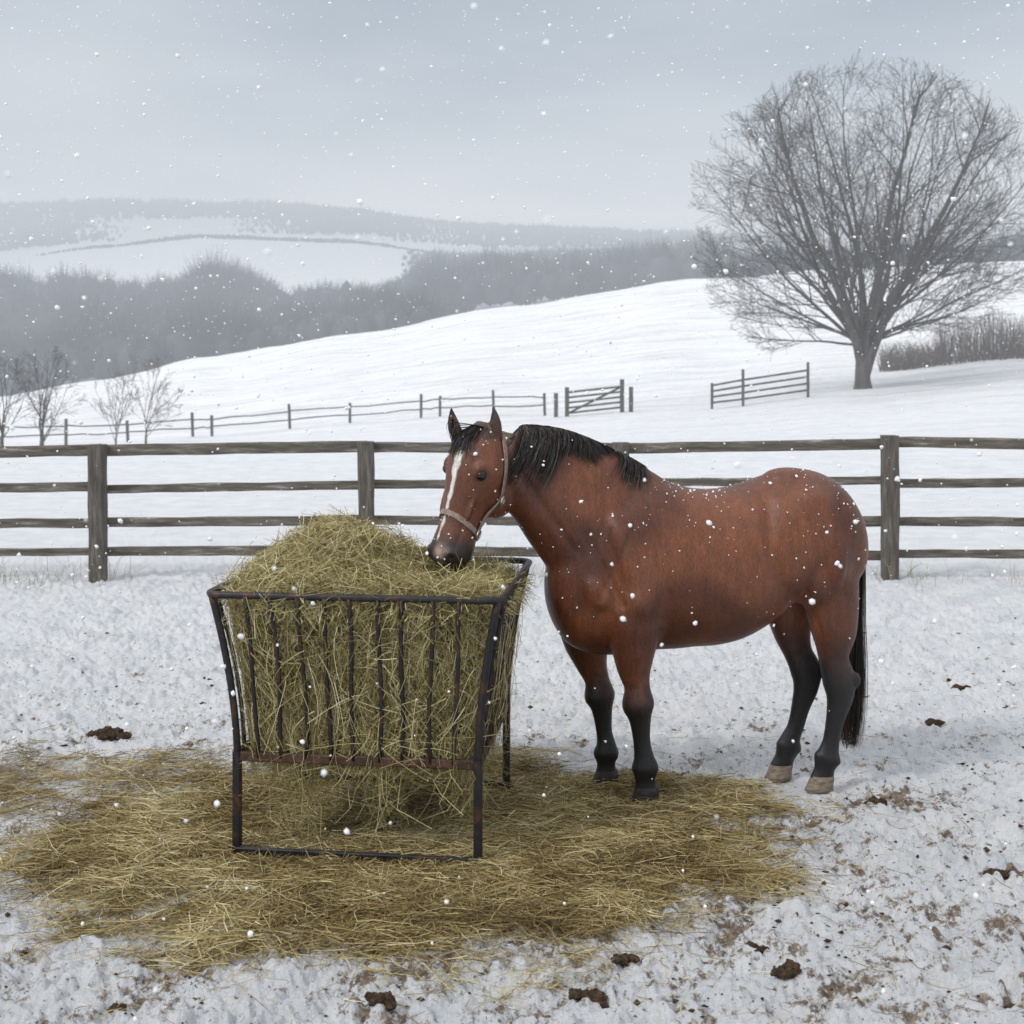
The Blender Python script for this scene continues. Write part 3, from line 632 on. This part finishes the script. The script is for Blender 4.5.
RF=[(588,560,32,.08,6.34),(584,605,31,.09,6.35),(586,638,24.5,.082,6.37),(591,662,16.8,.06,6.38),(597,680,12.6,.046,6.385),(600,696,16,.053,6.385),(602,709,11,.038,6.385),(604,730,8.4,.029,6.385),(606,743,9.6,.034,6.385),(606,753,13.1,.044,6.385),(606,764,9.7,.036,6.385),(606,776,12.5,.041,6.385)]
LR=[(820,520,36,.11,6.34),(826,565,33,.11,6.32),(831,602,29,.10,6.31),(834,632,23.5,.082,6.30),(834,658,15.6,.054,6.305),(839,680,17,.054,6.31),(840,697,14,.045,6.31),(836,717,10,.034,6.31),(832,738,9,.030,6.31),(829,750,10.6,.035,6.31),(827,758,14,.044,6.31),(824,769,10.2,.037,6.31),(822,780,13,.042,6.31)]
RR_=[(800,530,36,.11,6.50),(796,575,33,.11,6.50),(791,606,26.5,.095,6.50),(792,630,20.5,.074,6.50),(798,652,14.6,.050,6.50),(806,671,16,.052,6.50),(806,687,13,.042,6.50),(801,706,9.8,.033,6.50),(796,726,8.8,.030,6.50),(791,738,10.2,.035,6.50),(789,746,13.1,.042,6.50),(785,757,10,.036,6.50),(781,768,12.3,.040,6.50)]
for L_ in(LF,RF,LR,RR_): leg(L_)
ezv=Vector((0,0,1))
def E(px,py,d,rx,ry,rz,rot=0):
    R_=Matrix.Rotation(rot,3,'Y'); B.ell(W(px,py,d),R_@(ax0*rx),SD*ry,R_@(ezv*rz))
E(856,680,6.31,.022,.024,.040); E(822,670,6.50,.022,.024,.036)
E(649,705,6.12,.022,.035,.028); E(610,696,6.385,.022,.035,.028)
E(654,771,6.12,.018,.024,.020); E(615,756,6.385,.018,.024,.020); E(837,761,6.31,.018,.024,.022); E(798,749,6.5,.018,.024,.022)
# muscle masses
E(626,560,6.10,.085,.10,.25,-.30); E(598,590,6.085,.09,.085,.12,-.5); E(640,604,6.08,.11,.085,.11,.5); E(634,645,6.09,.055,.06,.11,0)
E(596,575,6.34,.10,.10,.24,-.32)
E(567,600,6.13,.055,.06,.095,-.25); E(561,596,6.26,.055,.06,.095,-.2)
E(808,517,6.25,.16,.115,.16,.45); E(833,556,6.26,.095,.115,.20,.12); E(812,575,6.255,.09,.10,.15,-.35); E(800,540,6.54,.17,.11,.23,.35)
E(804,592,6.26,.055,.065,.075,-.3)
E(636,486,6.24,.13,.06,.065); E(788,477,6.35,.13,.10,.05)
E(580,499,6.12,.15,.045,.05,.72)
me=bpy.data.meshes.new('raw'); me.from_pydata(B.v,[],B.f); me.update()
tmp=bpy.data.objects.new('raw',me); C.objects.link(tmp)
md=tmp.modifiers.new('r','REMESH'); md.mode='VOXEL'; md.voxel_size=.0072
sm=tmp.modifiers.new('s','SMOOTH'); sm.factor=.6; sm.iterations=5
dg=bpy.context.evaluated_depsgraph_get(); ev=tmp.evaluated_get(dg); hm=bpy.data.meshes.new_from_object(ev); bpy.data.objects.remove(tmp)
hm.materials.clear()
nv=len(hm.vertices); co=np.empty(nv*3,np.float32); hm.vertices.foreach_get('co',co); co=co.reshape(-1,3).astype(float)
ne=len(hm.edges); ed=np.empty(ne*2,np.int32); hm.edges.foreach_get('vertices',ed); ed=ed.reshape(-1,2)
deg=np.bincount(ed.ravel(),minlength=nv)[:,None]
trunkw=(sst(.66,.85,co[:,2])*sst(-.02,.14,co[:,0]))[:,None]
for it in range(28):
    acc=np.zeros_like(co)
    for k_ in range(3):
        acc[:,k_]=np.bincount(ed[:,0],weights=co[ed[:,1],k_],minlength=nv)+np.bincount(ed[:,1],weights=co[ed[:,0],k_],minlength=nv)
    co=co+(acc/np.maximum(deg,1)-co)*.6*trunkw
hm.vertices.foreach_set('co',co.astype(np.float32).ravel()); hm.update()
no=np.empty(nv*3,np.float32); hm.vertices.foreach_get('normal',no); no=no.reshape(-1,3).astype(float)
def vn(a): return np.array(a)
rel=co-vn(HP); tt=rel@vn(ha); nn=rel@vn(hn); ss=rel@vn(hs)
inhead=(np.hypot(nn,ss)<.25)&(tt>-.06)&(tt<.70)&(co[:,0]<.01)
def dent(c,r,dep):
    global co
    d2=((co-vn(c))**2).sum(1); w_=np.exp(-d2/(r*r))*dep; co=co-no*w_[:,None]; return d2
nst=[headpt(.595,s_*math.radians(54),.006) for s_ in(1,-1)]
eyep=[headpt(.195,s_*math.radians(60),.008) for s_ in(1,-1)]
dns_=[dent(p,.018,.028) for p in nst]
for p in eyep: dent(p,.024,.012)
for bse,tip_ in((eb1,et1),(eb2,et2)):
    for f_ in(.15,.35,.55,.7): dent(bse.lerp(tip_,f_)+hn*.022,.016,.012)
def groove(pts,r,dep):
    global co
    P_=[vn(W(*p)) for p in pts]; best=np.full(nv,9.)
    for a_,b2 in zip(P_[:-1],P_[1:]):
        ab=b2-a_; t_=np.clip(((co-a_)@ab)/(ab@ab),0,1); q=co-(a_+t_[:,None]*ab); q[:,1]*=.35; best=np.minimum(best,np.linalg.norm(q,axis=1))
    co=co-no*(np.exp(-(best/r)**2)*dep*(no[:,1]<-.1))[:,None]
groove([(652,498,6.0),(662,540,5.95),(668,585,5.95),(662,622,6.0)],.035,.017)
groove([(588,536,6.0),(606,575,6.0),(622,606,6.0)],.022,.012)
groove([(770,500,6.1),(770,545,6.1),(782,585,6.1),(800,612,6.2)],.038,.017)
groove([(842,500,6.2),(848,545,6.2),(846,595,6.2)],.020,.010)
groove([(806,500,6.1),(822,540,6.1),(822,580,6.1)],.022,.008)
groove([(520,470,6.0),(545,510,6.0),(575,552,6.0)],.022,.011)
groove([(640,520,6.0),(620,560,6.0),(600,600,6.0)],.018,.007)
groove([(815,612,6.2),(822,640,6.2)],.014,.006); groove([(634,645,6.0),(636,690,6.05)],.010,.005); groove([(844,690,6.2),(838,745,6.2)],.007,.004); groove([(645,715,6.05),(648,758,6.05)],.007,.004)
groove([(470,500,5.9),(462,530,5.9),(455,548,5.9)],.012,.006)
for k_ in range(6): groove([(690+k_*13,520,6.0),(686+k_*14,590,6.0)],.012,.0025)
pxl=512+co[:,0]*F/co[:,1]; pyl=HZ+(H-co[:,2])*F/co[:,1]
nz=np.array([noise.noise(Vector(c)*7) for c in co]); nz2=np.array([noise.noise(Vector(c)*28) for c in co]); nz3=np.array([noise.noise(Vector((c[0]*3,c[1]*3,c[2]*3+9))) for c in co])
co+=no*(nz*.0035)[:,None]
hm.vertices.foreach_set('co',co.astype(np.float32).ravel()); hm.update()
col=np.zeros((nv,3)); bay=np.array([.132,.040,.0165]); bayd=np.array([.072,.022,.010]); bayl=np.array([.24,.085,.034]); blk=np.array([.012,.011,.012])
k=np.clip(.58+nz3*.7+nz*.4,0,1)[:,None]; col=bayd*(1-k)+bay*k
lt=np.clip(sst(.12,.6,nz3+.25)*.8,0,1)[:,None]; col=col*(1-lt)+bayl*lt*.6+bay*lt*.4
def mixc(m_,c):
    global col
    m_=np.clip(m_,0,1)[:,None]; col=col*(1-m_)+np.array(c)*m_
mixc(.40*sst(640,480,pxl)*sst(.9,1.3,co[:,2])*(~inhead),[.07,.021,.011])
mixc(.45*np.exp(-((pyl-478)/16)**2)*(pxl>600),[.07,.024,.013])
legz=np.where(pxl<720,.50,.62)+nz*.08+nz2*.05
mixc(sst(.18,-.11,co[:,2]-legz)*(co[:,2]<.95),blk)
mixc(inhead*.28,[.17,.058,.025])
mixc(inhead*sst(.48,.56,tt+nz*.03)*.93,[.030,.025,.026])
blw=np.interp(tt,[.03,.07,.13,.19,.26,.36,.46,.54],[.0,.012,.025,.018,.009,.006,.008,.002])
blz=inhead*(nn>.02)*sst(.007,-.003,np.abs(ss+.004-.008*np.sin(tt*9))+nz2*.012-blw)*(tt>.03)*(tt<.54)
mixc(blz*.93,[.76,.74,.72])
mixc(inhead*np.exp(-((tt-.585)/.032)**2-((ss-.02)/.030)**2)*(nn>0)*.9,[.48,.36,.32])
for d2 in dns_: mixc(np.exp(-d2/(.019**2))*1.3,[.004,.003,.003])
for p in eyep: mixc(.8*np.exp(-((co-vn(p))**2).sum(1)/(.037**2)),[.02,.01,.008])
mixc(inhead*(np.abs(nn+.045)<.006)*(tt>.53)*.9,[.005,.004,.004])
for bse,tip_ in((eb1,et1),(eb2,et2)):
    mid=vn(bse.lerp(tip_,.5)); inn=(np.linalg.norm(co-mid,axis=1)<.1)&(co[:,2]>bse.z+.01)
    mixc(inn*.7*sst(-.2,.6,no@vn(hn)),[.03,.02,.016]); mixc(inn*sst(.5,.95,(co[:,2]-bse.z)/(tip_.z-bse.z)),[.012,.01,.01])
ca=hm.color_attributes.new('coat','FLOAT_COLOR','POINT'); ca.data.foreach_set('color',np.concatenate([col,np.ones((nv,1))],1).astype(np.float32).ravel())
bvh=BVHTree.FromPolygons([tuple(c) for c in co],[tuple(p.vertices) for p in hm.polygons])
def snap(c,pt,off,reach=.14):
    dr=(pt-c).normalized(); o_=pt+dr*reach; h=bvh.ray_cast(o_,-dr,reach+.2)
    if h[0] is None: return pt+dr*off
    return h[0]+h[1]*off
m,nt,b=newmat('bay_coat'); at=N(nt,'ShaderNodeAttribute'); at.attribute_name='coat'
g=N(nt,'ShaderNodeNewGeometry'); mp=N(nt,'ShaderNodeMapping'); mp.inputs['Scale'].default_value=(1,1,.22); mp.inputs['Rotation'].default_value=(0,.6,0); nt.links.new(g.outputs['Position'],mp.inputs[0])
n1=N(nt,'ShaderNodeTexNoise'); n1.inputs['Scale'].default_value=260; n1.inputs['Detail'].default_value=4; nt.links.new(mp.outputs[0],n1.inputs['Vector'])
n2=N(nt,'ShaderNodeTexNoise'); n2.inputs['Scale'].default_value=30; n2.inputs['Detail'].default_value=8; n2.inputs['Roughness'].default_value=.75; nt.links.new(mp.outputs[0],n2.inputs['Vector'])
r=ramp(nt,[(.28,(.32,.30,.30)),(.5,(1,1,1)),(.72,(1.95,1.75,1.6))]); ad_=N(nt,'ShaderNodeMath',operation='ADD'); ml=N(nt,'ShaderNodeMath',operation='MULTIPLY'); ml.inputs[1].default_value=.5
nt.links.new(n1.outputs[0],ad_.inputs[0]); nt.links.new(n2.outputs[0],ad_.inputs[1]); nt.links.new(ad_.outputs[0],ml.inputs[0]); nt.links.new(ml.outputs[0],r.inputs[0])
mm=N(nt,'ShaderNodeMixRGB',blend_type='MULTIPLY'); mm.inputs[0].default_value=1; nt.links.new(at.outputs['Color'],mm.inputs[1]); nt.links.new(r.outputs[0],mm.inputs[2]); nt.links.new(mm.outputs[0],b.inputs['Base Color'])
b.inputs['Roughness'].default_value=.40; b.inputs['Specular IOR Level'].default_value=.5
bp=N(nt,'ShaderNodeBump'); bp.inputs['Strength'].default_value=.7; bp.inputs['Distance'].default_value=.006; nt.links.new(ml.outputs[0],bp.inputs['Height']); nt.links.new(bp.outputs[0],b.inputs['Normal'])
body=link('body',hm,m,horse,True)
def hoof(px,pt,pb,d,hw,mat):
    mb=MB(); rs=[]
    for f_,k,sh in((0,.84,2.2),(.3,.92,1.4),(.75,1.02,0),(1,1.09,-1)):
        c=W(px-1+sh,pt+(pb-pt)*f_,d); rs.append(ering(c,ax0*(hw*k*d/F),SD*(hw*.85*k*d/F),20,2.3))
    mb.loft(rs); mb.build('hoof',mat,horse,True)
hoof(646,786,803,6.12,13.5,M['hoofdark']); hoof(606,770,786,6.385,12.8,M['hoofdark']); hoof(821,775,790,6.31,13,M['hoofpale']); hoof(780,764,778,6.50,12.3,M['hoofpale'])
for p in eyep:
    mb=MB(); mb.ell(p-(p-(HP+ha*.195)).normalized()*.011,hn*.025,hs*.023,ha*.025,20,14); mb.build('eye',M['eye'],horse,True)
# halter
mb=MB()
def hsurf(t,phi,off): return snap(HP+ha*t,headpt(t,phi),off,.10)
def strap(pts,w=.011,closed=False):
    n_=len(pts)
    for _ in range(3):
        pts=[(pts[i]+pts[(i+1)%n_]+pts[i-1])/3 if (closed or 0<i<n_-1) else pts[i] for i in range(n_)]
    rs=[]
    for i,p in enumerate(pts):
        t=(pts[(i+1)%n_ if closed else min(i+1,n_-1)]-pts[(i-1) if (closed or i>0) else 0]).normalized()
        q=p-HP; o_=(q-ha*q.dot(ha)); o_=(o_-t*o_.dot(t)).normalized(); s_=t.cross(o_)
        rs.append([p+s_*(w*a1)+o_*(.0035*b1) for a1,b1 in((-1,-1),(1,-1),(1,1),(-1,1))])
    if closed: rs.append(rs[0])
    mb.loft(rs,not closed)
def path(keys,off=.006,n_=26):
    K_=np.array(keys,float); u=np.linspace(0,1,len(K_)); v=np.linspace(0,1,n_)
    return [hsurf(float(np.interp(x_,u,K_[:,0])),math.radians(float(np.interp(x_,u,K_[:,1]))),off) for x_ in v]
strap([hsurf(.435+.04*math.cos(2*math.pi*k/40+math.pi),2*math.pi*k/40,.006) for k in range(40)],.0125,True)
for sg in(1,-1):
    strap(path([(.455,sg*116),(.39,sg*114),(.32,sg*113),(.24,sg*112),(.15,sg*108),(.05,sg*102),(-.02,sg*100)],.008),.0125)
    strap(path([(.27,sg*113),(.28,sg*140),(.29,sg*160),(.29,180)],.006,16),.0095)
strap(path([(-.02,100),(-.035,130),(-.04,180),(-.035,230),(-.02,260)],.008),.011)
hob=mb.build('halter',M['leather'],horse,False)
for t_,ph in((.455,116),(.27,113)):
    mb=MB(); c=hsurf(t_,math.radians(ph),.014); o_=(c-HP-ha*(c-HP).dot(ha)).normalized(); u_=ha; v_=o_.cross(u_)
    ringtube(mb,[c+(u_*math.cos(2*math.pi*k/16)+v_*math.sin(2*math.pi*k/16))*.022 for k in range(16)],.0055,6); ro=mb.build('buckle_ring',M['brass'],hob,True,True)
    ro.data.transform(Matrix.Translation(-HR))
# mane
r_=random.Random(3)
def neckpt(u,phi,off=0):
    px,py,hh_,w_,d=nkframe(u); c=W(px,py,d); h=hh_*d/F
    return snap(c,c+nU*(h*math.cos(phi))+nSD*(w_*math.sin(phi)),off,.05)
S=[]
for i in range(4600):
    u=r_.uniform(.50,1.0); ph=r_.gauss(0,.05)-.02
    lock=math.sin(u*61+math.sin(u*23)*2)
    Lm=math.radians(float(np.interp(u,[.50,.58,.68,.8,1],[8,30,68,104,110])))*(r_.uniform(.12,1.0)**.8)*(1+.25*lock)
    wv=r_.gauss(0,.016); back=r_.uniform(.06,.14)+.035*lock; o0=r_.uniform(.0,.007)
    S.append([neckpt(max(0,min(1,u-back*s_+wv*math.sin(s_*3))),ph+Lm*s_,.0015+o0*math.sin(min(s_*2.6,3.1))) for s_ in [k/7 for k in range(8)]])
for i in range(420):
    u=r_.uniform(.27,.40); Lm=math.radians(r_.uniform(20,50)); back=r_.uniform(.02,.09)
    S.append([neckpt(max(0,u-back*k/7),r_.gauss(0,.01)+Lm*(k/7)**1.2,.004+.009*math.sin(k/7*3)) for k in range(8)])
ribbon_obj('mane',np.array([[tuple(p) for p in q] for q in S]),np.full(len(S),.0032),M['hair'],horse,tip=.25)
S=[]
for i in range(300):
    sx=r_.gauss(-.01,.026); L_=r_.uniform(.05,.15); dr=r_.uniform(-.06,.03)
    S.append([hsurf(-.03+(L_+.03)*k/7, math.atan2(sx+dr*k/7,.1)+.1, .003+.006*math.sin(k/7*3)) for k in range(8)])
ribbon_obj('forelock',np.array([[tuple(p) for p in q] for q in S]),np.full(len(S),.0036),M['hair'],horse,tip=.3)
# tail
S=[]
tc=[W(852,508,6.45),W(857,530,6.50),W(857,570,6.50),W(854,615,6.49),W(852,665,6.48),W(850,710,6.47),W(849,748,6.47)]
tw=[.012,.020,.028,.042,.056,.054,.036]
tcn=crspline([tuple(p) for p in tc],3)
for i in range(2800):
    lk=r_.randrange(9); a_=math.cos(lk*.7)*.8+r_.gauss(0,.30); b1=math.sin(lk*2.1)*.7+r_.gauss(0,.3); e_=r_.uniform(.62,1.0); st_=r_.uniform(0,.25); ph=lk*.8+r_.uniform(0,.9); pts=[]
    for k in range(10):
        f_=(st_+(e_-st_)*k/9); q=f_*(len(tcn)-1); ii=min(int(q),len(tcn)-2); p=tcn[ii]*(1-(q-ii))+tcn[ii+1]*(q-ii)
        ww=float(np.interp(f_,np.linspace(0,1,7),tw)); pts.append((p[0]+a_*ww*.8+.010*math.sin(ph+f_*8)*f_,p[1]+b1*ww*1.2,p[2]))
    S.append(pts)
ribbon_obj('tail',np.array(S),np.full(len(S),.0038),M['tailhair'],horse,tip=.3)
def flakes(name,Pc,rad,mat,parent=None,jit=.25):
    n=len(Pc); Vv=iv[None]*rad[:,None,None]*(1+rng.normal(0,jit,(n,12,1)))+Pc[:,None,:]
    me=npmesh(name,Vv.reshape(-1,3),(fi[None]+(np.arange(n)*12)[:,None,None]).reshape(-1,3)); return link(name,me,mat,parent,True)
cand=np.where((co[:,2]>.85)&((no[:,1]<-.2)|(no[:,2]>.3)))[0]
pw=(.3+np.clip(no[cand,2],0,1)*1.4); pk=rng.choice(cand,560,p=pw/pw.sum(),replace=False)
fo=flakes('settled_snowflakes',co[pk]+no[pk]*.002,np.clip(rng.lognormal(math.log(.0029),.55,len(pk)),.0012,.011),M['flake'],horse); fo['kind']='stuff'
# falling snow
n=12000; Pc=np.stack([rng.uniform(-7,7,n),rng.uniform(1.8,17,n),rng.uniform(.1,7,n)],1)
rad=np.clip(rng.lognormal(math.log(.0044),.52,len(Pc)),.0018,.0020*Pc[:,1]+.001); rad=np.clip(rad,.0015,.015)
Pn=np.stack([rng.uniform(-1.0,1.0,60),rng.uniform(1.3,2.4,60),rng.uniform(2.15,2.8,60)],1); Pc=np.concatenate([Pc,Pn]); rad=np.concatenate([rad,rng.uniform(.002,.0048,60)])
tag(flakes('falling_snow',Pc,rad,M['flake']),'white snowflakes drifting down through the air','snowflakes',kind='stuff')
# ---------------------------------------------------------------- light
w=bpy.data.worlds.new('World'); bpy.context.scene.world=w; w.use_nodes=True; nt=w.node_tree; nt.nodes.clear()
out=N(nt,'ShaderNodeOutputWorld'); tcx=N(nt,'ShaderNodeTexCoord'); sp=N(nt,'ShaderNodeSeparateXYZ'); nt.links.new(tcx.outputs['Generated'],sp.inputs[0])
nn_=N(nt,'ShaderNodeTexNoise'); nn_.inputs['Scale'].default_value=2.2; nn_.inputs['Detail'].default_value=4
mp=N(nt,'ShaderNodeMapping'); mp.inputs['Scale'].default_value=(1,1,3.5); nt.links.new(tcx.outputs['Generated'],mp.inputs[0]); nt.links.new(mp.outputs[0],nn_.inputs['Vector'])
a1=N(nt,'ShaderNodeMath',operation='MULTIPLY_ADD'); a1.inputs[1].default_value=.30; nt.links.new(nn_.outputs['Fac'],a1.inputs[0]); nt.links.new(sp.outputs['Z'],a1.inputs[2])
rp=ramp(nt,[(.0,(.63,.67,.725)),(.15,(.64,.68,.735)),(.27,(.73,.765,.81)),(.37,(.62,.67,.73)),(.47,(.46,.53,.605)),(.62,(.84,.88,.94)),(1,(1.12,1.14,1.16))])
nt.links.new(a1.outputs[0],rp.inputs[0]); bg=N(nt,'ShaderNodeBackground'); bg.inputs[1].default_value=1.0; nt.links.new(rp.outputs[0],bg.inputs[0])
sk=N(nt,'ShaderNodeTexSky'); sk.sky_type='NISHITA'; sk.sun_disc=False; sk.sun_elevation=math.radians(42); sk.sun_rotation=math.radians(228)
bg2=N(nt,'ShaderNodeBackground'); bg2.inputs[1].default_value=.08; nt.links.new(sk.outputs[0],bg2.inputs[0])
mx=N(nt,'ShaderNodeMixShader'); mx.inputs[0].default_value=.06; nt.links.new(bg.outputs[0],mx.inputs[1]); nt.links.new(bg2.outputs[0],mx.inputs[2]); nt.links.new(mx.outputs[0],out.inputs[0])
sl_=bpy.data.lights.new('sun','SUN'); sl_.energy=1.45; sl_.angle=math.radians(10); sl_.color=(1,.97,.93)
so=bpy.data.objects.new('sun',sl_); C.objects.link(so); so.rotation_euler=(math.radians(48),0,math.radians(-55))
cam=bpy.data.cameras.new('camera'); co_=bpy.data.objects.new('camera',cam); C.objects.link(co_); co_.location=(0,0,H); co_.rotation_euler=(math.radians(90),0,0)
cam.lens=45; cam.sensor_width=36; cam.shift_y=-(512-HZ)/1024; cam.clip_end=6000; cam.clip_start=.05
cam.dof.use_dof=True; cam.dof.focus_distance=6.0; cam.dof.aperture_fstop=4.5
sc=bpy.context.scene; sc.camera=co_; sc.view_settings.view_transform='Standard'; sc.view_settings.look='None'
